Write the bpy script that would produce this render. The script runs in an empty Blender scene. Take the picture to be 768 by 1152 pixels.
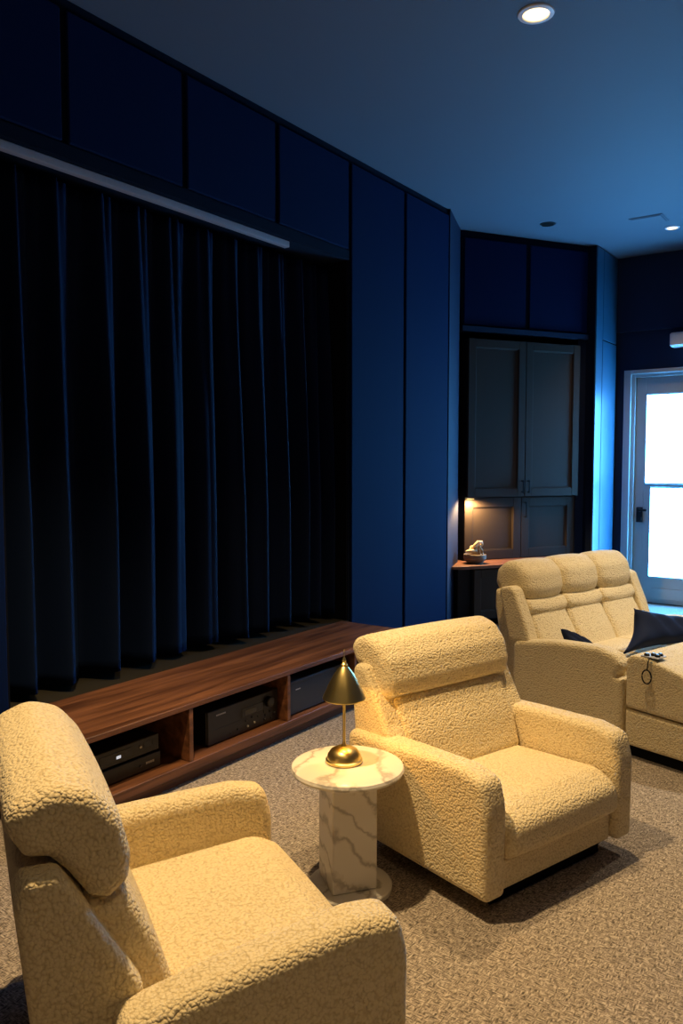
import bpy, bmesh, math, random
from mathutils import Vector, Matrix
PI = math.pi
random.seed(7)
S = bpy.context.scene
COL = S.collection

# ------------------------------------------------------------------ materials
def new_mat(name):
    m = bpy.data.materials.new(name); m.use_nodes = True
    nt = m.node_tree
    b = nt.nodes['Principled BSDF']
    return m, nt, b

def plain(name, col, rough=0.5, metal=0.0, spec=0.5, bump=None, sheen=0.0, coat=0.0, vary=0.0):
    m, nt, b = new_mat(name)
    b.inputs['Base Color'].default_value = (*col, 1)
    b.inputs['Roughness'].default_value = rough
    b.inputs['Metallic'].default_value = metal
    b.inputs['Specular IOR Level'].default_value = spec
    b.inputs['Sheen Weight'].default_value = sheen
    b.inputs['Coat Weight'].default_value = coat
    tc = nt.nodes.new('ShaderNodeTexCoord')
    if bump:
        n = nt.nodes.new('ShaderNodeTexNoise'); n.inputs['Scale'].default_value = bump[0]; n.inputs['Detail'].default_value = 4
        nt.links.new(tc.outputs['Object'], n.inputs['Vector'])
        bp = nt.nodes.new('ShaderNodeBump'); bp.inputs['Strength'].default_value = bump[1]; bp.inputs['Distance'].default_value = bump[2]
        nt.links.new(n.outputs['Fac'], bp.inputs['Height']); nt.links.new(bp.outputs['Normal'], b.inputs['Normal'])
    if vary:
        n = nt.nodes.new('ShaderNodeTexNoise'); n.inputs['Scale'].default_value = 3.0; n.inputs['Detail'].default_value = 5
        nt.links.new(tc.outputs['Object'], n.inputs['Vector'])
        r = nt.nodes.new('ShaderNodeValToRGB')
        r.color_ramp.elements[0].color = (*[c * (1 - vary) for c in col], 1)
        r.color_ramp.elements[1].color = (*[min(1, c * (1 + vary)) for c in col], 1)
        r.color_ramp.elements[0].position = .3; r.color_ramp.elements[1].position = .7
        nt.links.new(n.outputs['Fac'], r.inputs['Fac']); nt.links.new(r.outputs['Color'], b.inputs['Base Color'])
    return m

def emit(name, col, k):
    m, nt, b = new_mat(name)
    b.inputs['Base Color'].default_value = (*col, 1)
    b.inputs['Emission Color'].default_value = (*col, 1)
    b.inputs['Emission Strength'].default_value = k
    return m

def boucle_mat():
    m, nt, b = new_mat('boucle')
    N = nt.nodes.new; L = nt.links.new
    tc = N('ShaderNodeTexCoord')
    wob = N('ShaderNodeTexNoise'); wob.inputs['Scale'].default_value = 55; wob.inputs['Detail'].default_value = 2
    L(tc.outputs['Object'], wob.inputs['Vector'])
    mx = N('ShaderNodeMix'); mx.data_type = 'VECTOR'; mx.inputs[0].default_value = .010
    L(tc.outputs['Object'], mx.inputs[4]); L(wob.outputs['Color'], mx.inputs[5])
    v = N('ShaderNodeTexVoronoi'); v.feature = 'SMOOTH_F1'; v.inputs['Scale'].default_value = 132; v.inputs['Smoothness'].default_value = .22
    L(mx.outputs[1], v.inputs['Vector'])
    n2 = N('ShaderNodeTexNoise'); n2.inputs['Scale'].default_value = 210; n2.inputs['Detail'].default_value = 3
    L(tc.outputs['Object'], n2.inputs['Vector'])
    # popcorn loops: every cell a dome, roughened by a fine noise
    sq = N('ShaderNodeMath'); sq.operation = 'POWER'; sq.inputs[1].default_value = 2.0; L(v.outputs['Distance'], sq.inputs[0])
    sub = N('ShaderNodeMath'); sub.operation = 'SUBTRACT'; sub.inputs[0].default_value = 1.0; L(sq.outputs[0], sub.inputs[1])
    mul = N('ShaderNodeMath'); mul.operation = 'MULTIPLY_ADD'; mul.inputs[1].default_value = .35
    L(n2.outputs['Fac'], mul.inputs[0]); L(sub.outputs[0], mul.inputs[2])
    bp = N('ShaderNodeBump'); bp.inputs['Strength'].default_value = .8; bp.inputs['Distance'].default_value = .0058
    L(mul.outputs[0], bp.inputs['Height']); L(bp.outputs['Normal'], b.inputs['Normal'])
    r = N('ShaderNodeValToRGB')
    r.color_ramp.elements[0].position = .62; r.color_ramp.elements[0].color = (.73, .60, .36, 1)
    r.color_ramp.elements[1].position = 1.0; r.color_ramp.elements[1].color = (.86, .74, .49, 1)  # crevices between loops darkened in the colour, standing in for their shade
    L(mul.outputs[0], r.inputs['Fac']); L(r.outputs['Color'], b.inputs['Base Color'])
    b.inputs['Roughness'].default_value = .95; b.inputs['Specular IOR Level'].default_value = .15
    b.inputs['Sheen Weight'].default_value = .25; b.inputs['Sheen Roughness'].default_value = .5
    return m

def carpet_mat():
    m, nt, b = new_mat('carpet')
    N = nt.nodes.new; L = nt.links.new
    tc = N('ShaderNodeTexCoord')
    def streak(sx, sy):
        mp = N('ShaderNodeMapping'); mp.inputs['Scale'].default_value = (sx, sy, 1); mp.inputs['Rotation'].default_value = (0, 0, .28)
        n = N('ShaderNodeTexNoise'); n.inputs['Scale'].default_value = 1; n.inputs['Detail'].default_value = 2; n.inputs['Roughness'].default_value = .55
        L(tc.outputs['Object'], mp.inputs['Vector']); L(mp.outputs['Vector'], n.inputs['Vector']); return n
    a = streak(48, 200); c = streak(200, 48)
    mk = N('ShaderNodeTexNoise'); mk.inputs['Scale'].default_value = 60; mk.inputs['Detail'].default_value = 1
    L(tc.outputs['Object'], mk.inputs['Vector'])
    st = N('ShaderNodeMapRange'); st.inputs[1].default_value = .42; st.inputs[2].default_value = .58
    L(mk.outputs['Fac'], st.inputs[0])
    mx = N('ShaderNodeMix'); mx.data_type = 'FLOAT'
    L(st.outputs[0], mx.inputs[0]); L(a.outputs['Fac'], mx.inputs[2]); L(c.outputs['Fac'], mx.inputs[3])
    r = N('ShaderNodeValToRGB'); e = r.color_ramp.elements
    e[0].position = .34; e[0].color = (.080, .068, .058, 1)
    e[1].position = .66; e[1].color = (.58, .51, .44, 1)
    k = e.new(.5); k.color = (.295, .252, .213, 1)
    L(mx.outputs[0], r.inputs['Fac']); L(r.outputs['Color'], b.inputs['Base Color'])
    bp = N('ShaderNodeBump'); bp.inputs['Strength'].default_value = .5; bp.inputs['Distance'].default_value = .003
    L(mx.outputs[0], bp.inputs['Height']); L(bp.outputs['Normal'], b.inputs['Normal'])
    b.inputs['Roughness'].default_value = .95; b.inputs['Specular IOR Level'].default_value = .1
    return m

def wood_mat(name, dark, light, axis=1):
    m, nt, b = new_mat(name)
    N = nt.nodes.new; L = nt.links.new
    tc = N('ShaderNodeTexCoord'); mp = N('ShaderNodeMapping')
    sc = [26, 26, 26]; sc[axis] = 1.6
    mp.inputs['Scale'].default_value = sc
    L(tc.outputs['Object'], mp.inputs['Vector'])
    n = N('ShaderNodeTexNoise'); n.inputs['Scale'].default_value = 1; n.inputs['Detail'].default_value = 6; n.inputs['Distortion'].default_value = .6
    L(mp.outputs['Vector'], n.inputs['Vector'])
    r = N('ShaderNodeValToRGB'); r.color_ramp.elements[0].position = .32; r.color_ramp.elements[1].position = .7
    r.color_ramp.elements[0].color = (*dark, 1); r.color_ramp.elements[1].color = (*light, 1)
    L(n.outputs['Fac'], r.inputs['Fac']); L(r.outputs['Color'], b.inputs['Base Color'])
    b.inputs['Roughness'].default_value = .42
    bp = N('ShaderNodeBump'); bp.inputs['Strength'].default_value = .08; bp.inputs['Distance'].default_value = .002
    L(n.outputs['Fac'], bp.inputs['Height']); L(bp.outputs['Normal'], b.inputs['Normal'])
    return m

def marble_mat():
    m, nt, b = new_mat('marble')
    N = nt.nodes.new; L = nt.links.new
    tc = N('ShaderNodeTexCoord')
    n = N('ShaderNodeTexNoise'); n.inputs['Scale'].default_value = 5; n.inputs['Detail'].default_value = 6
    L(tc.outputs['Object'], n.inputs['Vector'])
    mx = N('ShaderNodeMix'); mx.data_type = 'VECTOR'; mx.inputs[0].default_value = .20
    L(tc.outputs['Object'], mx.inputs[4]); L(n.outputs['Color'], mx.inputs[5])
    mp = N('ShaderNodeMapping'); mp.inputs['Rotation'].default_value = (.7, .95, .2)
    L(mx.outputs[1], mp.inputs['Vector'])
    w = N('ShaderNodeTexWave'); w.inputs['Scale'].default_value = 4.6; w.inputs['Distortion'].default_value = 4.5; w.inputs['Detail'].default_value = 4; w.inputs['Detail Scale'].default_value = 1.6
    L(mp.outputs['Vector'], w.inputs['Vector'])
    r = N('ShaderNodeValToRGB'); e = r.color_ramp.elements
    e[0].position = 0; e[0].color = (.46, .45, .44, 1)
    e[1].position = .22; e[1].color = (.80, .79, .77, 1)
    k = e.new(.06); k.color = (.68, .66, .63, 1)
    L(w.outputs['Fac'], r.inputs['Fac']); L(r.outputs['Color'], b.inputs['Base Color'])
    b.inputs['Roughness'].default_value = .22
    return m

M = {}
M['boucle'] = boucle_mat()
M['carpet'] = carpet_mat()
M['walnut'] = wood_mat('walnut', (.060, .022, .010), (.235, .098, .046))
M['counter_wood'] = wood_mat('counter_wood', (.12, .045, .025), (.26, .11, .06), 0)
M['marble'] = marble_mat()
M['ceiling'] = plain('ceiling_paint', (.090, .114, .148), .75, bump=(260, .25, .004))
M['navy'] = plain('navy_panel_fabric', (.0012, .0085, .047), .85, spec=.10, bump=(400, .15, .002))
M['navy_gloss_doorlit'] = plain('navy_satin_doorlit', (.022, .085, .15), .38, spec=.5)  # satin pilaster paint, base colour lightened to carry the door light's reflection
M['corner_paint'] = plain('corner_paint', (.014, .019, .046), .7, spec=.15)
M['navy_gap'] = plain('navy_backing', (.004, .008, .022), .9, spec=.1)
M['navy_wall'] = plain('navy_wall_paint', (.006, .016, .048), .7, spec=.3)
M['recess'] = plain('recess_unlit', (.006, .007, .010), .95, spec=.05)  # navy recess walls, their lack of light put into a near-black colour
M['ledge'] = plain('ledge_felt', (.030, .027, .020), .95, spec=.05)
M['velvet'] = plain('velvet', (.003, .009, .034), .75, spec=.08, sheen=.03)
M['velvet'].node_tree.nodes['Principled BSDF'].inputs['Sheen Tint'].default_value = (.1, .3, 1, 1)
M['track'] = plain('track_grey', (.34, .35, .38), .6)
M['charcoal'] = plain('charcoal_paint', (.046, .032, .023), .6, spec=.16)
M['dark_carcass'] = plain('dark_carcass', (.012, .012, .015), .7, spec=.2)
M['door_paint'] = plain('door_paint', (.36, .41, .42), .45)
M['black'] = plain('black_plastic', (.008, .008, .009), .35)
M['black_gloss'] = plain('black_gloss', (.004, .004, .005), .12)
M['slate'] = plain('slate_metal', (.028, .032, .042), .4, metal=.2)
M['black_metal'] = plain('black_metal', (.015, .015, .016), .4, metal=.6)
M['base_black'] = plain('base_black', (.006, .006, .006), .8, spec=.1)
M['brass'] = plain('brass', (.74, .60, .26), .34, metal=1.0, bump=(30, .02, .001))
M['white_plastic'] = plain('white_plastic', (.75, .76, .78), .4)
M['cushion'] = plain('navy_cushion', (.006, .011, .034), .8, spec=.15, sheen=.1, bump=(300, .3, .003))
M['cushion'].node_tree.nodes['Principled BSDF'].inputs['Sheen Tint'].default_value = (.1, .3, 1, 1)
M['stone_bowl'] = plain('stone_bowl', (.20, .155, .11), .8, bump=(60, .4, .004), vary=.3)
M['driftwood'] = plain('driftwood', (.62, .44, .25), .7, bump=(40, .4, .004), vary=.25)
M['print_grey'] = plain('print_grey', (.45, .45, .45), .5)
M['display'] = plain('display_glass', (.06, .06, .05), .2)
M['led'] = emit('led_white', (.75, .85, 1.0), .6)
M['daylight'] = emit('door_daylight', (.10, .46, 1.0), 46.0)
M['bulb'] = emit('warm_bulb', (1.0, .70, .34), 2.6)

# ------------------------------------------------------------------ helpers
def finish(name, bm, mat, parent=None, smooth=True, loc=None, rotz=0.0):
    bmesh.ops.recalc_face_normals(bm, faces=bm.faces)
    me = bpy.data.meshes.new(name); bm.to_mesh(me); bm.free()
    me.materials.append(mat)
    for p in me.polygons: p.use_smooth = smooth and len(p.vertices) < 9
    o = bpy.data.objects.new(name, me); COL.objects.link(o)
    if parent: o.parent = parent
    if loc is not None: o.location = loc
    o.rotation_euler = (0, 0, rotz)
    if smooth:
        me.set_sharp_from_angle(angle=math.radians(28))
    return o

def tag(o, label, cat, group=None):
    o['label'] = label; o['category'] = cat
    if group: o['group'] = group
    return o

def thing(name, label, cat, loc=(0, 0, 0), rotz=0.0, group=None):
    o = bpy.data.objects.new(name, None); COL.objects.link(o)
    o.empty_display_size = .1
    o.location = loc; o.rotation_euler = (0, 0, rotz)
    return tag(o, label, cat, group)

def struct(name, bm, mat, smooth=False, **k):
    o = finish(name, bm, mat, smooth=smooth, **k); o['kind'] = 'structure'; return o

def box(bm, x0, x1, y0, y1, z0, z1, bev=0.0, seg=1):
    t = bmesh.new()
    vs = [t.verts.new((x, y, z)) for x in (x0, x1) for y in (y0, y1) for z in (z0, z1)]
    for f in ((0, 1, 3, 2), (4, 6, 7, 5), (0, 4, 5, 1), (2, 3, 7, 6), (0, 2, 6, 4), (1, 5, 7, 3)):
        t.faces.new([vs[i] for i in f])
    bmesh.ops.recalc_face_normals(t, faces=t.faces)
    if bev: bmesh.ops.bevel(t, geom=list(t.edges), offset=bev, segments=seg, profile=.5, affect='EDGES')
    me = bpy.data.meshes.new('t'); t.to_mesh(me); t.free(); bm.from_mesh(me); bpy.data.meshes.remove(me)

def B(*boxes, bev=0.0):
    bm = bmesh.new()
    for b in boxes: box(bm, *b[:6], bev=(b[6] if len(b) > 6 else bev))
    return bm

def prism(bm, pts, z0, z1):
    lo = [bm.verts.new((x, y, z0)) for x, y in pts]; hi = [bm.verts.new((x, y, z1)) for x, y in pts]
    n = len(pts); bm.faces.new(lo[::-1]); bm.faces.new(hi)
    for i in range(n): bm.faces.new((lo[i], lo[(i + 1) % n], hi[(i + 1) % n], hi[i]))

def lathe(bm, prof, n=40, cx=0, cy=0):
    rings = []
    for r, z in prof:
        if r < 1e-5: rings.append([bm.verts.new((cx, cy, z))])
        else: rings.append([bm.verts.new((cx + r * math.cos(2 * PI * i / n), cy + r * math.sin(2 * PI * i / n), z)) for i in range(n)])
    for a, b in zip(rings, rings[1:]):
        for i in range(n):
            j = (i + 1) % n
            if len(a) == 1 and len(b) == 1: continue
            if len(a) == 1: bm.faces.new((a[0], b[j], b[i]))
            elif len(b) == 1: bm.faces.new((a[i], a[j], b[0]))
            else: bm.faces.new((a[i], a[j], b[j], b[i]))

def tube(bm, pts, r, n=10, closed=False):
    pts = [Vector(p) for p in pts]; rings = []
    m = len(pts)
    for i, p in enumerate(pts):
        if closed: d = pts[(i + 1) % m] - pts[i - 1]
        else: d = pts[min(i + 1, m - 1)] - pts[max(i - 1, 0)]
        d.normalize()
        u = d.cross(Vector((0, 0, 1)))
        if u.length < .01: u = d.cross(Vector((0, 1, 0)))
        u.normalize(); w = d.cross(u)
        rr = r[i] if isinstance(r, (list, tuple)) else r
        rings.append([bm.verts.new(p + rr * (math.cos(2 * PI * k / n) * u + math.sin(2 * PI * k / n) * w)) for k in range(n)])
    rng = range(m) if closed else range(m - 1)
    for i in rng:
        a, b = rings[i], rings[(i + 1) % m]
        for k in range(n): bm.faces.new((a[k], a[(k + 1) % n], b[(k + 1) % n], b[k]))
    if not closed:
        bm.faces.new(rings[0][::-1]); bm.faces.new(rings[-1])

def rpoly(pts, rad, seg=6):
    """closed polygon with rounded corners; pts (a, b), rad scalar or list"""
    n = len(pts); out = []
    P = [Vector((p[0], p[1])) for p in pts]
    for i in range(n):
        r = rad[i] if isinstance(rad, (list, tuple)) else rad
        a, p, c = P[i - 1], P[i], P[(i + 1) % n]
        u = (a - p); v = (c - p); lu, lv = u.length, v.length; u /= lu; v /= lv
        ang = math.acos(max(-1, min(1, u.dot(v))))
        if r <= 0 or ang > PI - .02: out.append((p.x, p.y)); continue
        d = min(r / math.tan(ang / 2), lu * .49, lv * .49)
        s, e = p + u * d, p + v * d
        for k in range(seg + 1):
            t = k / seg
            q = s * (1 - t) ** 2 + p * 2 * t * (1 - t) + e * t * t
            out.append((q.x, q.y))
    return out

def resample(pts, ds):
    n = len(pts); out = []
    for i in range(n):
        a = Vector(pts[i]); b = Vector(pts[(i + 1) % n]); l = (b - a).length
        if l < 1e-6: continue
        k = max(1, int(round(l / ds)))
        for j in range(k): out.append(a.lerp(b, j / k))
    return out

def offset(P, nor, g):
    """move an outline along its normals; loops that turn inside out collapse to a mitre point"""
    n = len(P); Q = [p + q * g for p, q in zip(P, nor)]
    if g >= 0: return Q
    i = 0
    while i < n:                                   # find the first later edge that crosses edge i and pinch the loop shut
        a, b = Q[i], Q[(i + 1) % n]; d1 = b - a; hit = None
        if d1.length > 1e-7:
            for k in range(2, n // 4):
                c, e = Q[(i + k) % n], Q[(i + k + 1) % n]; d2 = e - c
                cr = d1.x * d2.y - d1.y * d2.x
                if abs(cr) < 1e-14: continue
                v = c - a
                t = (v.x * d2.y - v.y * d2.x) / cr; u = (v.x * d1.y - v.y * d1.x) / cr
                if 0 <= t <= 1 and 0 <= u <= 1: hit = (k, a + d1 * t)
        if hit:
            for m in range(1, hit[0] + 1): Q[(i + m) % n] = hit[1].copy()
        i += 1
    return Q

def puff(bm, prof, x0, x1, r, bulge=0.0, sag=0.0, ds=.02, nx=10, capbulge=0.0, pinch=None):
    """extrude a (y,z) outline along x with rounded ends, optional swelling in the middle"""
    P = resample(prof, ds); n = len(P)
    area = sum(P[i].x * P[(i + 1) % n].y - P[(i + 1) % n].x * P[i].y for i in range(n))
    if area < 0: P.reverse()
    nor = []
    for i in range(n):
        d = P[(i + 1) % n] - P[i - 1]
        nor.append(Vector((d.y, -d.x)).normalized())
    cen = sum(P, Vector((0, 0))) / n
    secs = []
    for k in range(7):
        th = k / 6 * PI / 2
        secs.append((x0 + r * (1 - math.sin(th)), r * (1 - math.cos(th))))
    # th=0 -> inset 0 (inner), th=90 -> inset r at the very end
    left = [(x0 + r * (1 - math.sin(k / 6 * PI / 2)), r * (1 - math.cos(k / 6 * PI / 2))) for k in range(6, -1, -1)]
    mid = [(x0 + r + (x1 - x0 - 2 * r) * k / nx, 0.0) for k in range(1, nx)]
    right = [(x0 + x1 - x, ins) for x, ins in reversed(left)]
    rings = []
    for x, ins in left + mid + right:
        u = (x - x0) / (x1 - x0) * 2 - 1
        g = bulge * max(0, 1 - u * u) - ins
        dz = -sag * max(0, 1 - u * u)
        ring = [bm.verts.new((x, w.x, w.y + dz)) for w in offset(P, nor, g)]
        rings.append(ring)
    for a, b in zip(rings, rings[1:]):
        for i in range(n): bm.faces.new((a[i], b[i], b[(i + 1) % n], a[(i + 1) % n]))
    for ring, flip in ((rings[0], False), (rings[-1], True)):
        x = ring[0].co.x; inner = []
        last = None
        for w in offset(P, nor, -r - .004):
            if last is None or (w - last).length > 1e-4:
                if inner and (w - first).length < 1e-4: inner.append(inner[0]); continue
                inner.append(bm.verts.new((x, w.x, w.y)))
                if last is None: first = w.copy()
                last = w.copy()
            else: inner.append(inner[-1])
        for i in range(n):
            q = [ring[i], ring[(i + 1) % n], inner[(i + 1) % n], inner[i]]
            if q[2] is q[3]: q.pop()
            bm.faces.new(q)
        uq = []
        for v in inner:
            if v not in uq: uq.append(v)
        bm.faces.new(uq[::-1] if flip else uq)
    bmesh.ops.remove_doubles(bm, verts=bm.verts, dist=2e-5)
    bmesh.ops.dissolve_degenerate(bm, edges=bm.edges, dist=1e-5)

def puffed(name, prof, x0, x1, r, parent, mat=None, rad=.03, **k):
    bm = bmesh.new()
    puff(bm, rpoly(prof, rad) if rad is not None else prof, x0, x1, r, **k)
    return finish(name, bm, mat or M['boucle'], parent)

def rounded_slab(bm, x0, x1, y0, y1, z0, z1, r, corners=(1, 1, 1, 1)):
    """slab with plan corners rounded: order x0y0, x1y0, x1y1, x0y1"""
    pts = rpoly([(x0, y0), (x1, y0), (x1, y1), (x0, y1)], [r * c for c in corners], 8)
    prism(bm, pts, z0, z1)

# ------------------------------------------------------------------ room shell
H = 3.5
XW = -3.11          # curtain wall face
YB = 8.41           # door wall face
XR, YN = 2.3, -2.3
A = Vector((-3.305, 6.5)); T = Vector((.531, .847)); NN = Vector((.847, -.531)); ROT = math.atan2(T.y, T.x)
def cab(x, y, z=0):  # cabinet-corner frame (x along the diagonal wall, -y out into the room)
    p = A + T * x - NN * y
    return (p.x, p.y, z)

struct('floor', B((-4.3, XR + .1, YN - .1, YB + .2, -.1, 0)), M['carpet'])
struct('ceiling', B((-4.3, XR + .1, YN - .1, YB + .2, H, H + .1)), M['ceiling'])
wl = bmesh.new()
box(wl, -3.75, XW - .02, YN, 1.94, 0, H)                 # near side of the curtain recess
box(wl, -3.75, XW - .02, 1.94, 4.505, 2.80, H)           # header over the curtain
box(wl, -3.75, XW - .02, 4.505, 5.93, 0, H)              # wall beyond the curtain
struct('wall_left', wl, M['navy_gap'])
rc = bmesh.new()
box(rc, -3.75, -3.62, 1.94, 4.505, .36, 2.80)
box(rc, -3.62, XW - .025, 4.492, 4.5045, .36, 2.80)
box(rc, -3.62, XW - .025, 1.9405, 1.953, .36, 2.80)
struct('wall_recess', rc, M['recess'])
struct('trim_1', B((-3.62, XW - .003, 1.954, 4.491, 0, .355)), M['ledge'])
cw = bmesh.new()
e = cab(0, .36); e2 = cab(1.62, .36); e3 = cab(1.62, .5); e4 = cab(-.1, .5)
prism(cw, [(XW, 5.932), (A.x, A.y), (e[0], e[1]), (-4.0, 6.4), (-3.75, 5.932)], 0, H)
struct('wall_corner', cw, M['corner_paint'])
cw = bmesh.new()
prism(cw, [(e[0], e[1]), (e2[0], e2[1]), (e3[0], e3[1]), (e4[0], e4[1])], 0, H)
struct('wall_cabinet', cw, M['navy_gap'])
struct('wall_pilaster', B((-2.59, -2.485, 7.715, YB, 0, H)), M['navy_gap'])
wb = bmesh.new()
box(wb, -2.9, -2.395, YB, YB + .2, 0, H); box(wb, -1.14, XR + .1, YB, YB + .2, 0, H); box(wb, -2.395, -1.14, YB, YB + .2, 2.37, H)
struct('wall_back', wb, M['navy_wall'])
struct('trim_2', B((-2.484, XR, YB - .06, YB - .001, 2.76, H - .002)), M['navy_wall'])
struct('wall_right', B((XR, XR + .1, YN - .1, YB + .2, 0, H)), M['navy_wall'])
struct('wall_behind', B((-3.75, XR, YN - .1, YN, 0, H)), M['navy_wall'])

# header batten under the upper panels
struct('trim_3', B((XW - .019, XW - .006, 1.94, 4.50, 2.803, 2.862)), M['navy_gap'])
tag(finish('curtain_track', B((-3.185, -3.145, 1.97, 3.90, 2.762, 2.798, .003)), M['track']),
    'long pale grey curtain track under the navy header, above the curtain', 'curtain track')

def panel(label, y0, y1, z0, z1, group):
    return tag(finish('acoustic_panel', B((XW - .0195, XW, y0, y1, z0, z1, .006)), M['navy'], smooth=True), label, 'wall panel', group)
G1 = 'navy panels in the row above the curtain'
panel('navy header panel above the curtain, the one cut off by the left picture edge', 1.30, 2.262, 2.87, 3.445, G1)
panel('navy header panel above the curtain, second from the left edge and largest in view', 2.295, 2.985, 2.87, 3.445, G1)
panel('navy header panel above the curtain, third from the left edge', 3.018, 3.728, 2.87, 3.445, G1)
panel('navy header panel above the curtain, beside the first tall panel', 3.762, 4.49, 2.87, 3.445, G1)
G2 = 'tall navy panels on the curtain wall'
panel('tall navy panel directly right of the dark curtain, behind the console end', 4.522, 5.208, .0, 3.445, G2)
panel('tall navy panel second from the curtain, next to the cabinet corner', 5.24, 5.915, .0, 3.445, G2)
panel('tall navy panel left of the curtain, a thin strip at the left picture edge', 1.15, 1.932, .0, 2.80, G2)

# ------------------------------------------------------------------ curtain
def curtain():
    yc = [1.86, 2.12, 2.33, 2.60, 2.84, 3.07, 3.31, 3.53, 3.74, 3.96, 4.14, 4.30, 4.47]
    z0, z1 = .395, 2.755
    ny, nz = 560, 40
    ya, yb = 1.965, 4.46
    bm = bmesh.new(); rows = []
    rnd = random.Random(3)
    side = [rnd.uniform(.75, 1.25) for _ in yc]
    for j in range(nz + 1):
        v = j / nz; z = z1 + (z0 - z1) * v
        amp = .030 + .050 * min(1, v * 1.5)
        row = []
        for i in range(ny + 1):
            y = ya + (yb - ya) * i / ny
            k = max(q for q in range(len(yc)) if yc[q] <= y) if y >= yc[0] else 0
            k = min(k, len(yc) - 2)
            t = (y - yc[k]) / (yc[k + 1] - yc[k])
            a = side[k] * (1 - t) + side[k + 1] * t
            c = math.cos(2 * PI * t)
            s = a * (c + .22 * math.cos(4 * PI * t + .6 * k))
            fine = .012 * max(0, 1 - v * 2.2) * math.cos(2 * PI * t * 3 + k)
            low = .004 * math.sin(17 * y + 3.1 * v) + .012 * v * math.sin(5 * y + 2 * v)
            row.append(bm.verts.new((-3.30 + amp * s + fine + low, y + .012 * math.sin(2 * PI * t) * v, z - (.006 * math.sin(9 * y)) * v)))
        rows.append(row)
    for a, b in zip(rows, rows[1:]):
        for i in range(ny): bm.faces.new((a[i], a[i + 1], b[i + 1], b[i]))
    o = finish('stage_curtain', bm, M['velvet'])
    o.data.set_sharp_from_angle(angle=PI)
    sm = o.modifiers.new('thick', 'SOLIDIFY'); sm.thickness = .004
    tag(o, 'dark navy velvet curtain hanging in deep pleats behind the walnut console', 'curtain')
curtain()

# ------------------------------------------------------------------ media console
XF = -2.58
con = thing('media_console', 'long low walnut media console with open bays under the curtain', 'media console', (-2.84, 3.0, 0))
def cx(x): return x + 2.84
def cy(y): return y - 3.0
Y0, Y1 = 1.78, 4.40
finish('top', B((cx(-3.106), cx(XF), cy(Y0), cy(Y1), .345, .370, .003)), M['walnut'], con)
finish('bottom_shelf', B((cx(-3.10), cx(XF), cy(Y0), cy(Y1), .058, .102, .003)), M['walnut'], con)
finish('plinth', B((cx(-3.10), cx(-2.625), cy(Y0 + .02), cy(Y1 - .02), 0, .057)), M['walnut'], con)
finish('back_panel', B((cx(-3.10), cx(-3.085), cy(Y0 + .03), cy(Y1 - .03), .103, .344)), M['dark_carcass'], con)
for y, nm in ((Y0 + .012, 'side_panel'), (2.49, 'divider'), (3.185, 'divider'), (3.80, 'divider'), (Y1 - .012, 'side_panel')):
    finish(nm, B((cx(-3.084), cx(XF - .004), cy(y - .012), cy(y + .012), .103, .344, .002)), M['walnut'], con)

def device(name, label, cat, y0, y1, z0, z1, xf, mat, parts):
    yc = (y0 + y1) / 2
    t = thing(name, label, cat, (xf, yc, z0), PI / 2)   # local +x = world +y, local -y = world +x (front)
    w = (y1 - y0) / 2; h = z1 - z0
    finish('body', B((-w, w, .012, .34, .008, h, .003)), mat, t)
    finish('front_panel', B((-w, w, 0, .0115, .006, h + .002, .003)), mat, t)
    for sx in (-1, 1):
        for fy in (.05, .29):
            bm = bmesh.new(); lathe(bm, [(0, 0), (.015, 0), (.015, .008), (0, .008)], 16, sx * (w - .04), fy)
            finish('foot', bm, M['black'], t)
    parts(t, w, h)
    return t
def yknob(bm, x, z, r, d, y=-.0):
    # short knob whose axis points out of the front panel (-y)
    k = bmesh.new(); lathe(k, [(0, 0), (r, 0), (r, d * .8), (r * .85, d), (0, d)], 24)
    bmesh.ops.rotate(k, verts=k.verts, cent=(0, 0, 0), matrix=Matrix.Rotation(PI / 2, 3, 'X'))
    bmesh.ops.translate(k, verts=k.verts, vec=(x, y, z))
    me = bpy.data.meshes.new('t'); k.to_mesh(me); k.free(); bm.from_mesh(me); bpy.data.meshes.remove(me)
def receiver_parts(t, w, h):
    bm = bmesh.new(); yknob(bm, w - .075, h * .70, .027, .022); finish('volume_knob', bm, M['black'], t)
    finish('display', B((-.02, .135, -.002, .0005, h * .50, h * .76, .0005)), M['black_gloss'], t)
    finish('display_window', B((.0, .085, -.0028, -.0021, h * .53, h * .68)), M['display'], t)
    for i, (x, z) in enumerate([(.01, .36), (.055, .40), (.1, .36), (.145, .42), (.19, .36), (w - .10, .30), (w - .06, .34), (w - .03, .28), (.02, .18), (.07, .22), (-.05, .2), (-.10, .16), (.15, .18), (.20, .16)]):
        bm = bmesh.new(); yknob(bm, x, h * z, .0055, .005); finish('button', bm, M['print_grey'] if i in (8, 9) else M['slate'], t)
    finish('trim_line', B((-w + .03, -.04, -.0012, .0005, h * .43, h * .445)), M['slate'], t)
    finish('name_mark', B(*[(-w + .055 + .011 * k, -w + .063 + .011 * k, -.0012, .0005, h * .83, h * .87) for k in range(6)]), M['print_grey'], t)
device('av_receiver', 'black receiver with round volume knob in the middle bay of the walnut console', 'receiver', 2.655, 3.165, .103, .268, -2.645, M['black'], receiver_parts)
def player_parts(t, w, h):
    finish('display', B((-.11, .06, -.002, .0005, h * .30, h * .78, .0005)), M['black_gloss'], t)
    finish('status_light', B((-.025, -.002, -.0028, -.0021, h * .40, h * .56)), M['led'], t)
    finish('badge', B((w - .085, w - .045, -.0015, .0005, h * .46, h * .80), (w - .038, w - .03, -.0015, .0005, h * .5, h * .75)), M['slate'], t)
    bm = bmesh.new(); yknob(bm, w - .105, h * .6, .006, .005); finish('button', bm, M['print_grey'], t)
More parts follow.
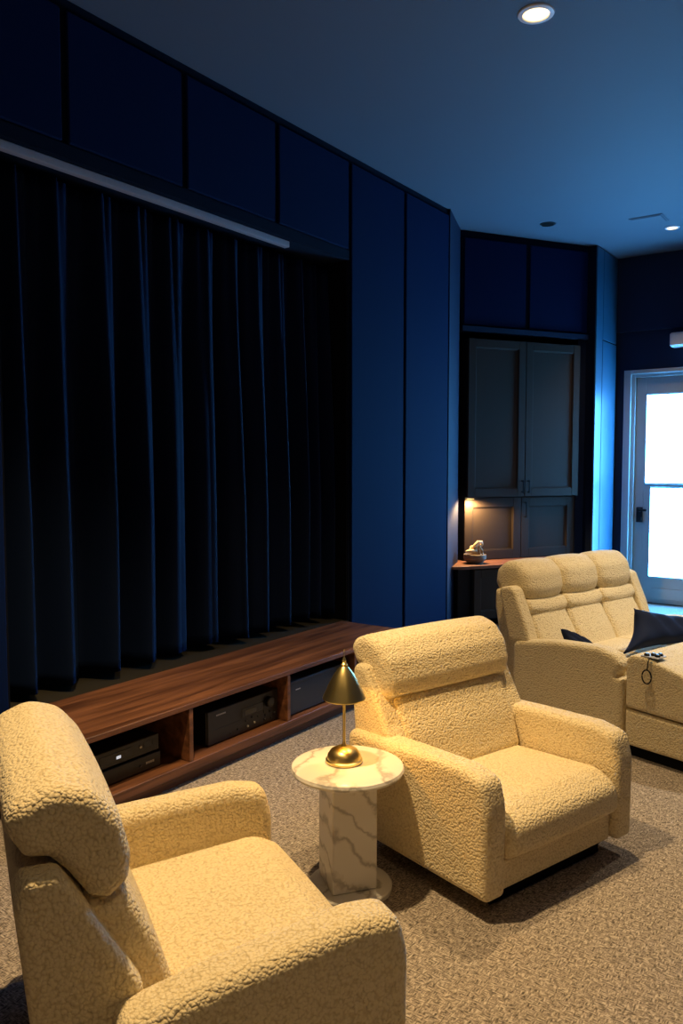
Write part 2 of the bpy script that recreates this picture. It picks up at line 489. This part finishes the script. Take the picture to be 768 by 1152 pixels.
def lower_parts(t, w, h):
    finish('name_mark', B(*[(w - .085 + .012 * k, w - .076 + .012 * k, -.0015, .0005, h * .48, h * .62) for k in range(4)]), M['print_grey'], t)
    bm = bmesh.new(); yknob(bm, w - .115, h * .5, .006, .005); finish('button', bm, M['slate'], t)
device('disc_player', 'black disc player at the bottom of the stack in the left console bay', 'disc player', 1.93, 2.375, .103, .172, -2.66, M['black'], lower_parts)
device('media_player', 'black player with lit white display on top of the left console bay stack', 'media player', 1.95, 2.37, .1745, .250, -2.665, M['black'], player_parts)
def amp_parts(t, w, h):
    finish('name_mark', B((-w + .05, -w + .09, -.0012, .0005, h * .72, h * .75)), M['print_grey'], t)
    finish('seam_line', B((-w + .004, w - .004, -.0008, .0005, h * .90, h * .915)), M['black'], t)
device('power_amplifier', 'slate grey flat fronted amplifier in the console bay behind the brass lamp', 'amplifier', 3.235, 3.77, .103, .285, -2.62, M['slate'], amp_parts)

# ------------------------------------------------------------------ recliners
def recliner(label, loc, yaw, by=0.0, bz=0.0, wy=0.0, hs=(.298, .298), ha=(.402, .402), fy=0.0, az=.445, wz=0.0, ab=-.70, ar=.027):
    t = thing('recliner_chair', label, 'armchair', loc, yaw)
    # +y is forward, seat front at y = 0, occupant's right at +x; by / bz shift the back
    sh = lambda pts: [(a + by, b + bz * (b - .56) / .24) for a, b in pts]
    puffed('base', [(-.60, 0), (-.07, 0), (-.07, .064), (-.60, .064)], -.30, .30, .01, t, M['base_black'], rad=.01)
    arm = [(-.70 + by, .065), (0, .065), (.004, .36), (-.02, .452), (-.12, .472), (-.40, .462), (-.70 + by, .445)]
    rads = [.02, .02, .2, .05, .1, .2, .04]
    puffed('armrest', [(a + (fy if a > -.1 - fy else 0), b - ((.445 - az) * -a / .6 if b > .2 else 0)) for a, b in [(max(a, ab), b) for a, b in arm]], hs[0], ha[0], ar, t, rad=rads, ds=.018, nx=4)
    puffed('armrest', arm, -ha[1], -hs[1], ar, t, rad=rads, ds=.018, nx=4)
    puffed('front_panel', [(-.10, .066), (-.026, .066), (-.026, .166), (-.10, .166)], -hs[1], hs[0], .012, t, rad=.012)
    puffed('seat_cushion', [(-.54, .175), (-.02, .168), (.020, .20), (.012, .285), (-.07, .330), (-.54, .300)], -hs[1], hs[0], .035, t,
           rad=[.03, .02, .03, .06, .12, .03], bulge=.006)
    puffed('back_shell', [(-.62 + wy, .066), (-.44 + wy, .066), (-.475 + wy, .42 + wz), (-.50 + wy, .465 + wz), (-.632 + wy, .690 + wz), (-.70 + wy, .690 + wz), (-.715 + wy, .60), (-.69 + wy, .36)], -.372, .372, .022, t,
           rad=[.02, .02, .02, .03, .025, .03, .05, .1])
    puffed('back_cushion', [(-.62 + by, .30), (-.43 + by, .29)] + sh([(-.475, .44), (-.545, .572), (-.66, .574)]), -hs[1] - .002, hs[1] + .002, .034, t, rad=[.02, .03, .3, .016, .01], bulge=.008)
    puffed('headrest', sh([(-.578, .563), (-.538, .592), (-.532, .640), (-.552, .715), (-.605, .775), (-.68, .797), (-.755, .768), (-.772, .730), (-.735, .672), (-.690, .665), (-.655, .63), (-.615, .575)]),
           -.336, .336, .036, t, rad=[.02, .02, .06, .08, .08, .08, .05, .04, .03, .02, .05, .02], bulge=.006)
    return t
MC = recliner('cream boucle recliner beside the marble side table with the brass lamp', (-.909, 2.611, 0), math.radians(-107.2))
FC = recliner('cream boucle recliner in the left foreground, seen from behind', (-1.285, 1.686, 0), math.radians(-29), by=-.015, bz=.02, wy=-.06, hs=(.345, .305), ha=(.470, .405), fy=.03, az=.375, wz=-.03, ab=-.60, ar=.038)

# ------------------------------------------------------------------ sofa
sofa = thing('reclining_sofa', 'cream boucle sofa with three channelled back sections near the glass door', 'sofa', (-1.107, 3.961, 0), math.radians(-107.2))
def build_sofa(t):
    W0, ARM, SW = 0.0, .10, .347
    xr = -(2 * ARM + 3 * SW)
    puffed('base', [(-.66, 0), (.40, 0), (.40, .058), (-.66, .058)], -.60, -.04, .01, t, M['base_black'], rad=.01)
    puffed('base', [(-.66, 0), (-.06, 0), (-.06, .058), (-.66, .058)], xr + .04, -.615, .01, t, M['base_black'], rad=.01)
    arm = [(-.70, .06), (-.004, .06), (-.004, .382), (-.048, .385), (-.024, .408), (-.016, .452), (-.055, .494), (-.15, .514), (-.42, .498), (-.70, .452)]
    rads = [.02, .01, .012, .008, .02, .04, .06, .1, .2, .05]
    puffed('armrest', arm, -ARM, 0, .028, t, rad=rads, nx=4, ds=.015)
    puffed('armrest', arm, xr, xr + ARM, .028, t, rad=rads, nx=4, ds=.015)
    puffed('footrest', [(.012, .246), (.45, .236), (.462, .36), (.40, .415), (.30, .465), (.11, .512), (.04, .512), (.012, .485)], -.62, -.002, .018, t, rad=[.02, .03, .05, .1, .1, .1, .04, .03])
    puffed('footrest_skirt', [(.012, .06), (.435, .06), (.450, .228), (.012, .238)], -.618, -.004, .016, t, rad=.016)
    for k in range(3):
        a = -ARM - SW * (k + 1) + .001; b = -ARM - SW * k - .001
        puffed('seat_cushion', [(-.66, .20), (-.02, .18), (.0, .30), (-.04, .395), (-.10, .41), (-.66, .385)], a, b, .02, t, rad=[.02, .02, .05, .04, .05, .02], bulge=.004)
        puffed('back_cushion', [(-.70, .36), (-.52, .33), (-.585, .46), (-.675, .60), (-.80, .61)], a, b, .035, t, rad=[.02, .03, .3, .03, .02], bulge=.020, nx=12)
        puffed('lumbar_roll', [(-.80, .585), (-.670, .585), (-.648, .625), (-.678, .668), (-.80, .672)], a, b, .026, t, rad=[.01, .02, .035, .02, .01], bulge=.012, sag=.014, nx=12)
        puffed('headrest', [(-.82, .680), (-.700, .674), (-.680, .735), (-.70, .82), (-.765, .875), (-.86, .87), (-.92, .82), (-.93, .74), (-.88, .68)], a, b, .048, t,
               rad=[.02, .03, .06, .08, .07, .07, .05, .05, .04], bulge=.020, sag=.012, nx=12)
    wing = [(-.74, .445), (-.585, .445), (-.625, .56), (-.705, .735), (-.74, .75), (-.82, .735)]
    for x0, x1 in ((-ARM + .002, -.012), (xr + .012, xr + ARM - .002)):
        puffed('wing', wing, x0, x1, .02, t, rad=[.02, .02, .1, .03, .03, .03])
    puffed('back_shell', [(-.78, .06), (-.60, .06), (-.70, .40), (-.80, .70), (-.90, .72), (-.90, .60)], xr + .07, -.07, .03, t, rad=.03)
    # control plate with a pull ring on the first footrest
    c = B((-.095, -.012, .085, .175, .5115, .517, .0025)); 
    pl = finish('control_plate', c, M['track'], t)
    for x, y in ((-.03, .108), (-.055, .128), (-.045, .155), (-.078, .15)):
        bm = bmesh.new(); lathe(bm, [(0, .517), (.013, .517), (.012, .526), (.006, .530), (0, .530)], 18, x, y); finish('button', bm, M['black_metal'], pl)
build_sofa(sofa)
def pull_ring():
    t = sofa
    bm = bmesh.new()
    pts = [(.0125, .135 + .024 * math.cos(a), .425 + .033 * math.sin(a)) for a in [2 * PI * k / 28 for k in range(28)]]
    tube(bm, pts, .0035, 8, closed=True)
    tube(bm, [(-.005, .145, .516), (.006, .143, .514), (.0115, .140, .495), (.0125, .137, .458)], .003, 8)
    finish('pull_ring', bm, M['black_metal'], t)
pull_ring()

def sofa_pt(p):
    a = math.radians(-107.2)
    return Vector((-1.107 + math.cos(a) * p[0] - math.sin(a) * p[1], 3.961 + math.sin(a) * p[0] + math.cos(a) * p[1], p[2]))
def pillow(name, label, corners, d, mat, group=None, pinch=.16):
    """soft cushion over four corner points: bottom left, top left, top right, bottom right"""
    bl, tl, tr, br = [sofa_pt(c) for c in corners]
    cen = (bl + tl + tr + br) / 4
    nrm = (tr - bl).cross(tl - br).normalized()
    bm = bmesh.new(); n = 26; grid = {}
    for s in (1, -1):
        for i in range(n + 1):
            for j in range(n + 1):
                u, v = i / n * 2 - 1, j / n * 2 - 1
                edge = (1 - u ** 4) * (1 - v ** 4)
                th = d * max(0, edge) ** .6
                uu = u * (1 - pinch * (1 - v * v)); vv = v * (1 - pinch * (1 - u * u))
                a, b = (uu + 1) / 2, (vv + 1) / 2
                p = bl.lerp(br, a).lerp(tl.lerp(tr, a), b) - cen
                wr = .005 * math.sin(11 * u + 6 * v) * edge
                border = i in (0, n) or j in (0, n)
                key = (i, j, 0 if border else s)
                if key not in grid: grid[key] = bm.verts.new(p + nrm * (0 if border else s * th / 2 + wr))
    for s in (1, -1):
        for i in range(n):
            for j in range(n):
                q = [grid[(a, b, 0 if a in (0, n) or b in (0, n) else s)] for a, b in ((i, j), (i + 1, j), (i + 1, j + 1), (i, j + 1))]
                try: bm.faces.new(q)
                except ValueError: pass
    o = finish(name, bm, mat, loc=cen); o.data.set_sharp_from_angle(angle=PI)
    return tag(o, label, 'cushion', group)
GC = 'navy cushions on the sofa'
pillow('throw_cushion', 'large navy cushion lying on the right half of the sofa seat',
       [(-.255, -.175, .430), (-.507, -.27, .64), (-1.13, -.27, .50), (-.90, -.12, .432)], .13, M['cushion'], GC, .20)
pillow('throw_cushion', 'navy cushion mostly hidden behind the near sofa arm, only a corner showing',
       [(-.125, -.40, .435), (-.15, -.49, .535), (-.33, -.46, .425), (-.29, -.34, .43)], .07, M['cushion'], GC, .10)

# ------------------------------------------------------------------ side table and lamp
tb = thing('side_table', 'round white marble side table on a square column between the recliners', 'side table', (-1.510, 2.172, 0), 0)
bm = bmesh.new(); lathe(bm, [(0, .405), (.178, .405), (.188, .409), (.192, .418), (.188, .427), (.178, .431), (0, .431)], 72); finish('table_top', bm, M['marble'], tb)
bm = bmesh.new(); box(bm, -.078, .078, -.078, .078, .022, .4045, .004)
bmesh.ops.rotate(bm, verts=bm.verts, cent=(0, 0, 0), matrix=Matrix.Rotation(math.radians(54), 3, 'Z'))
finish('column', bm, M['marble'], tb)
bm = bmesh.new(); lathe(bm, [(0, 0), (.140, 0), (.144, .004), (.144, .017), (.139, .0215), (0, .0215)], 64, .008, .003); finish('foot_plate', bm, M['marble'], tb)
LX, LY, LZ = -1.530, 2.180, .4315
lp = thing('table_lamp', 'brass table lamp with conical shade standing on the marble side table', 'table lamp', (LX, LY, LZ))
bm = bmesh.new(); lathe(bm, [(0, 0), (.061, 0), (.063, .003), (.063, .010), (.058, .013), (.056, .026), (.046, .041), (.030, .050), (.012, .055), (0, .055)], 48); finish('base', bm, M['brass'], lp)
bm = bmesh.new(); lathe(bm, [(0, .0552), (.009, .0552), (.007, .062), (.0050, .07), (.0050, .325), (0, .325)], 20); finish('stem', bm, M['brass'], lp)
bm = bmesh.new(); lathe(bm, [(.072, .218), (.073, .222), (.055, .262), (.036, .300), (.016, .326), (.012, .330), (.0052, .331), (.0052, .328), (.011, .326), (.033, .298), (.052, .261), (.070, .221), (.072, .218)], 56); sh = finish('lamp_shade', bm, M['brass'], lp)
bm = bmesh.new(); lathe(bm, [(0, .3312), (.011, .3312), (.012, .337), (.006, .343), (.0075, .349), (.005, .356), (.0018, .362), (.0013, .385), (0, .387)], 20); finish('finial', bm, M['brass'], lp)
bm = bmesh.new(); lathe(bm, [(.0055, .27), (.014, .262), (.016, .250), (.012, .238), (.0055, .234)], 20); finish('bulb', bm, M['bulb'], lp)

# ------------------------------------------------------------------ cabinet corner
def shaker(x0, x1, z0, z1, yf, fr=.075, th=.022):
    bm = bmesh.new()
    box(bm, x0, x0 + fr, yf, yf + th, z0, z1, .0025); box(bm, x1 - fr, x1, yf, yf + th, z0, z1, .0025)
    box(bm, x0 + fr, x1 - fr, yf, yf + th, z1 - fr, z1, .0025); box(bm, x0 + fr, x1 - fr, yf, yf + th, z0, z0 + fr, .0025)
    box(bm, x0 + fr - .002, x1 - fr + .002, yf + .012, yf + th - .001, z0 + fr - .002, z1 - fr + .002)
    # small bead around the sunk panel
    i = fr
    for a, b, c, d in ((x0 + i, x0 + i + .008, z0 + i, z1 - i), (x1 - i - .008, x1 - i, z0 + i, z1 - i), (x0 + i, x1 - i, z0 + i, z0 + i + .008), (x0 + i, x1 - i, z1 - i - .008, z1 - i)):
        box(bm, a, b, yf + .006, yf + .014, c, d, .002)
    return bm
def handle(door, x, z0, z1, yf):
    bm = bmesh.new()
    box(bm, x - .006, x + .006, yf - .034, yf - .024, z0, z1, .002)
    box(bm, x - .005, x + .005, yf - .024, yf - .0005, z0 + .004, z0 + .014); box(bm, x - .005, x + .005, yf - .024, yf - .0005, z1 - .014, z1 - .004)
    finish('handle', bm, M['black_metal'], door)

sof = tag(finish('soffit_box', B((0.012, 1.40, .004, .355, 2.66, H - .003)), M['navy_gap'], loc=cab(0, 0), rotz=ROT, smooth=False),
          'dark navy soffit above the grey cabinets, reaching the ceiling', 'soffit')
def spanel(label, x0, x1):
    tag(finish('acoustic_panel', B((x0, x1, -.016, .0035, 2.672, 3.435, .005)), M['navy'], loc=cab(0, 0), rotz=ROT), label, 'wall panel', 'navy panels above the cabinets')
spanel('square navy panel above the left grey cabinet door', .035, .69)
spanel('square navy panel above the right grey cabinet door, beside the dark stile', .735, 1.395)
struct('trim_4', B((.0125, 1.40, -.03, .30, 2.615, 2.659)), M['navy_wall'], loc=cab(0, 0), rotz=ROT)

uc = thing('wall_cabinet_unit', 'tall charcoal two door cabinet under the navy panels', 'cabinet', cab(0, 0, 1.13), ROT)
finish('body', B((.075, 1.302, -.015, .354, 0.0, 1.42)), M['dark_carcass'], uc, smooth=False)
d = finish('door', shaker(.076, .686, -.002, 1.42, -.040), M['charcoal'], uc); handle(d, .655, .03, .15, -.040)
d = finish('door', shaker(.692, 1.301, -.002, 1.42, -.040), M['charcoal'], uc); handle(d, .723, .03, .15, -.040)
lc = thing('counter_cabinet', 'low charcoal two door cabinet standing on the wooden counter, under the tall one', 'cabinet', cab(0, 0, .5455), ROT)
finish('body', B((.075, 1.302, .032, .354, 0.0, .583)), M['dark_carcass'], lc, smooth=False)
d = finish('door', shaker(.076, .686, .004, .572, .008, .085), M['charcoal'], lc)
d = finish('door', shaker(.692, 1.301, .004, .572, .008, .085), M['charcoal'], lc); handle(d, .728, .38, .53, .008)
bm = bmesh.new(); rounded_slab(bm, -.19, 1.302, -.34, .354, .520, .545, .14, (1, 0, 0, 0))
# trim the slab's left end along the angled return wall
wt = [(-.155, -.34), (1.302, -.34), (1.302, .354), (.006, .354), (.006, .0), (-.238, -.30)]
bm.free(); bm = bmesh.new(); prism(bm, rpoly(wt, [.12, .01, 0, 0, 0, .01], 8), .520, .545)
tag(finish('worktop', bm, M['counter_wood'], loc=cab(0, 0), rotz=ROT), 'reddish brown wooden worktop holding the bowl', 'worktop')
bc = thing('base_cabinet', 'charcoal base cabinet below the wooden counter, behind the sofa', 'cabinet', cab(0, 0, 0), ROT)
finish('body', B((-.02, 1.30, -.285, -.003, .06, .5195), (-.145, -.021, -.25, -.19, 0, .5195)), M['dark_carcass'], bc, smooth=False)
finish('plinth', B((-.02, 1.30, -.24, -.003, 0, .0595)), M['base_black'], bc, smooth=False)
d = finish('door', shaker(-.015, .64, .07, .505, -.308, .07), M['charcoal'], bc)
d = finish('door', shaker(.646, 1.298, .07, .505, -.308, .07), M['charcoal'], bc)
# dark stile right of the cabinets
tag(finish('filler_panel', B((1.304, 1.40, .0, .354, 0, 2.613)), M['navy_gap'], loc=cab(0, 0), rotz=ROT, smooth=False), 'narrow dark upright filler right of the charcoal cabinets', 'filler panel')
# under cabinet light
ul = thing('undercabinet_light', 'small warm light under the left end of the tall charcoal cabinet', 'cabinet light', cab(.10, -.02, 1.128), ROT)
finish('housing', B((-.045, .16, -.010, .010, -.014, -.001, .002)), M['black_metal'], ul)
finish('lens', B((-.02, .05, -.006, .006, -.0155, -.0142)), M['bulb'], ul)

bw = thing('decor_bowl', 'small brown stone bowl on the wooden counter', 'bowl', cab(.085, -.155, .5455), ROT)
bm = bmesh.new(); lathe(bm, [(0, .0), (.055, 0), (.082, .018), (.102, .045), (.100, .078), (.094, .084), (.088, .05), (.07, .025), (0, .018)], 40); finish('bowl_body', bm, M['stone_bowl'], bw)
dw = bmesh.new()
def knot(pts, r): tube(dw, pts, r, 10)
rr = random.Random(5)
knot([(-.11, -.02, .108), (-.06, -.03, .112), (-.01, -.02, .11), (.03, 0, .15), (.05, .01, .175)], [.010, .018, .02, .018, .012])
knot([(-.02, .0, .10), (-.01, -.02, .16), (.02, -.02, .19), (.06, -.01, .187), (.075, 0, .165), (.06, .01, .150), (.03, .0, .155)], [.016, .018, .016, .014, .013, .012, .010])
knot([(.03, -.02, .15), (.055, -.03, .11), (.062, -.035, .08), (.05, -.04, .066), (.03, -.035, .08), (.03, -.02, .13)], [.014, .012, .011, .010, .011, .012])
knot([(-.04, .01, .066), (.0, -.01, .09), (.04, .0, .085), (.060, .01, .075)], [.018, .022, .02, .012])
knot([(-.085, .01, .106), (-.05, .0, .12), (-.03, .01, .145), (.0, .02, .15)], [.009, .013, .014, .01])
knot([(-.045, .0, .055), (-.01, .0, .058), (.04, .0, .055)], .014)
o = finish('driftwood_ornament', dw, M['driftwood'], loc=cab(.085, -.155, .5455), rotz=ROT)
tag(o, 'pale looped driftwood piece lying in the stone bowl', 'ornament')

# pilaster panels (face the room, lit by the door)
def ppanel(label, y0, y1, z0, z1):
    tag(finish('acoustic_panel', B((-2.4845, -2.47, y0, y1, z0, z1, .003)), M['navy_gloss_doorlit'], smooth=True), label, 'wall panel', 'navy panels on the pilaster by the door')
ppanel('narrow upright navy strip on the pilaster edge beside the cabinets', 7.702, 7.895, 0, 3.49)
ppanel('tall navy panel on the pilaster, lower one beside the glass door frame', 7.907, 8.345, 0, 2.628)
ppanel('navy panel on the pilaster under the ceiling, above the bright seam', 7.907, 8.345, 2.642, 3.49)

# ------------------------------------------------------------------ door wall
dr = bpy.data.objects.new('door_1', None); COL.objects.link(dr); dr['kind'] = 'structure'; dr.location = (-1.77, YB, 0)
def dx(x): return x + 1.77
x0, x1 = -2.29, -1.25
fm = B((dx(-2.395), dx(x0 - .035), -.035, .16, 0, 2.375, .003), (dx(x1 + .035), dx(-1.145), -.035, .16, 0, 2.375, .003), (dx(x0 - .035), dx(x1 + .035), -.035, .16, 2.335, 2.375, .003))
finish('door_frame', fm, M['door_paint'], dr)
fm = B((dx(x0 - .0345), dx(x0), .0, .16, 0, 2.335, .002), (dx(x1), dx(x1 + .0345), .0, .16, 0, 2.335, .002), (dx(x0), dx(x1), .0, .16, 2.303, 2.3345, .002))
finish('door_stop', fm, M['door_paint'], dr)
gx0, gx1 = -2.195, -1.345
sl = B((dx(x0 + .003), dx(gx0), .045, .09, .012, 2.30, .002), (dx(gx1), dx(x1 - .003), .045, .09, .012, 2.30, .002),
       (dx(gx0), dx(gx1), .045, .09, 2.134, 2.30, .002), (dx(gx0), dx(gx1), .045, .09, 1.195, 1.222, .002),
       (dx(gx0), dx(gx0 + .055), .045, .09, .27, 1.195, .002), (dx(gx1 - .055), dx(gx1), .045, .09, .27, 1.195, .002),
       (dx(gx0), dx(gx1), .045, .09, .012, .27, .002))
slab = finish('door_slab', sl, M['door_paint'], dr)
finish('kick_panel', B((dx(-2.10), dx(-1.44), .038, .0455, .05, .165, .003)), M['door_paint'], slab)
finish('glazing_bead', B((dx(gx0), dx(gx0 + .012), .036, .045, 1.222, 2.134), (dx(gx0), dx(gx1), .036, .045, 1.222, 1.236), (dx(gx0), dx(gx1), .036, .045, 2.122, 2.134),
                         (dx(gx0 + .055), dx(gx0 + .067), .036, .045, .27, 1.195), (dx(gx0 + .055), dx(gx1 - .055), .036, .045, .27, .284), (dx(gx0 + .055), dx(gx1 - .055), .036, .045, 1.183, 1.195)), M['door_paint'], slab)
finish('upper_pane', B((dx(gx0), dx(gx1), .060, .07, 1.222, 2.134)), M['daylight'], slab, smooth=False)
finish('lower_pane', B((dx(gx0 + .055), dx(gx1 - .055), .060, .07, .27, 1.195)), M['daylight'], slab, smooth=False)
lk = B((dx(-2.262), dx(-2.200), .030, .0455, .83, .985, .004))
lock = finish('lock_plate', lk, M['black_metal'], slab)
bm = B((dx(-2.25), dx(-2.15), -.012, .004, .945, .970, .004), (dx(-2.245), dx(-2.215), -.012, .030, .940, .972, .004), (dx(-2.255), dx(-2.205), .012, .030, .845, .89, .004))
finish('lever', bm, M['black_metal'], lock)

ac = thing('wall_unit', 'white box unit mounted on the wall high above the glass door', 'air conditioner', (-1.53, YB - .0005, 2.565))
finish('casing', B((-.405, .405, -.16, 0, 0, .135, .014)), M['white_plastic'], ac)
finish('outlet_flap', B((-.37, .37, -.166, -.1605, .012, .05, .002)), M['white_plastic'], ac)

# ------------------------------------------------------------------ ceiling fittings and lights
def downlight(label, x, y, lit=True, r=.075, group='recessed ceiling downlights', power=60, spot=True, size=105, blend=.75, col=(1, .68, .32), aim=None):
    t = thing('downlight', label, 'ceiling light', (x, y, H), 0, group)
    bm = bmesh.new(); lathe(bm, [(r * .80, -.001), (r * .82, -.008), (r * 1.08, -.006), (r * 1.12, -.0005), (r * .80, -.0005)], 40)
    finish('trim_ring', bm, M['white_plastic'] if lit else M['black_metal'], t)
    bm = bmesh.new(); lathe(bm, [(0, -.009), (r * .5, -.008), (r * .79, -.003), (r * .79, -.001), (0, -.001)], 32)
    finish('lens', bm, M['bulb'], t)
    li = bpy.data.lights.new('downlight_lamp', 'SPOT'); li.energy = power; li.color = col
    li.spot_size = math.radians(size); li.spot_blend = blend; li.shadow_soft_size = .05
    lo = bpy.data.objects.new('downlight_lamp', li); COL.objects.link(lo); lo.parent = t; lo.location = (0, 0, -.03)
    if aim:
        dvec = Vector(aim) - Vector((x, y, H - .03)); lo.rotation_euler = dvec.to_track_quat('-Z', 'Y').to_euler()
    return t
downlight('bright warm recessed downlight at the top edge of the picture', -1.467, 3.62, power=235, size=84)
downlight('small warm recessed downlight in the ceiling near the glass door', -1.764, 7.52, power=60, r=.055, size=90)
downlight('warm recessed downlight in the ceiling above the foreground recliner, out of view', -1.75, 1.55, power=430, size=84)
downlight('unseen fill downlight added to brighten the sofa', -.15, 5.4, power=330, size=88, col=(1, .84, .62))  # added lamp outside the frame, brightens the sofa fronts
downlight('unseen fill downlight added over the camera side',   .35, .35, power=55, size=95)  # added fill lamp, lifts the chair sides facing the camera
sp = thing('ceiling_speaker', 'round dark recessed ceiling fitting near the cabinets', 'ceiling speaker', (-2.617, 6.791, H))
bm = bmesh.new(); lathe(bm, [(.052, -.0005), (.052, -.006), (.066, -.005), (.068, -.0005)], 40); finish('trim_ring', bm, M['black_metal'], sp)
bm = bmesh.new(); lathe(bm, [(0, -.002), (.051, -.003), (.051, -.0005), (0, -.0005)], 40); finish('grille', bm, M['base_black'], sp)
vt = thing('ceiling_vent', 'flat white rectangular cover on the ceiling beside the small downlight', 'vent', (-1.86, 7.16, H), math.radians(0))
finish('cover', B((-.13, .11, -.10, .10, -.012, -.0006, .003)), M['ceiling'], vt)
finish('frame', B((-.145, -.131, -.115, .115, -.007, -.0006), (.111, .125, -.115, .115, -.007, -.0006), (-.13, .11, -.115, -.101, -.007, -.0006), (-.13, .11, .101, .115, -.007, -.0006)), M['ceiling'], vt)

def point(name, parent, loc, power, col, size):
    li = bpy.data.lights.new(name, 'POINT'); li.energy = power; li.color = col; li.shadow_soft_size = size
    o = bpy.data.objects.new(name, li); COL.objects.link(o); o.parent = parent; o.location = loc
point('lamp_bulb_light', lp, (0, 0, .236), 11.0, (1, .47, .07), .012)
li = bpy.data.lights.new('cabinet_lamp', 'SPOT'); li.energy = 60; li.color = (1, .64, .28); li.spot_size = math.radians(168); li.spot_blend = .35; li.shadow_soft_size = .035
lo = bpy.data.objects.new('cabinet_lamp', li); COL.objects.link(lo); lo.parent = ul; lo.location = (.01, -.036, -.022)

W = bpy.data.worlds.new('world'); S.world = W; W.use_nodes = True
W.node_tree.nodes['Background'].inputs['Color'].default_value = (.02, .03, .05, 1)
W.node_tree.nodes['Background'].inputs['Strength'].default_value = .3

# ------------------------------------------------------------------ camera
cam = bpy.data.cameras.new('camera'); co = bpy.data.objects.new('camera', cam); COL.objects.link(co)
cam.sensor_fit = 'HORIZONTAL'; cam.sensor_width = 36; cam.lens = 900 / 768 * 36
cam.clip_start = .02
co.location = (0, 0, 1.45); co.rotation_euler = (math.radians(90 - 3.6), 0, math.radians(35.25))
S.camera = co
S.view_settings.view_transform = 'Standard'; S.view_settings.look = 'None'
S.view_settings.exposure = 0; S.view_settings.gamma = 1; S.view_settings.use_curve_mapping = False
S.cycles.use_denoising = True
S.cycles.max_bounces = 8
S.cycles.sample_clamp_indirect = 6
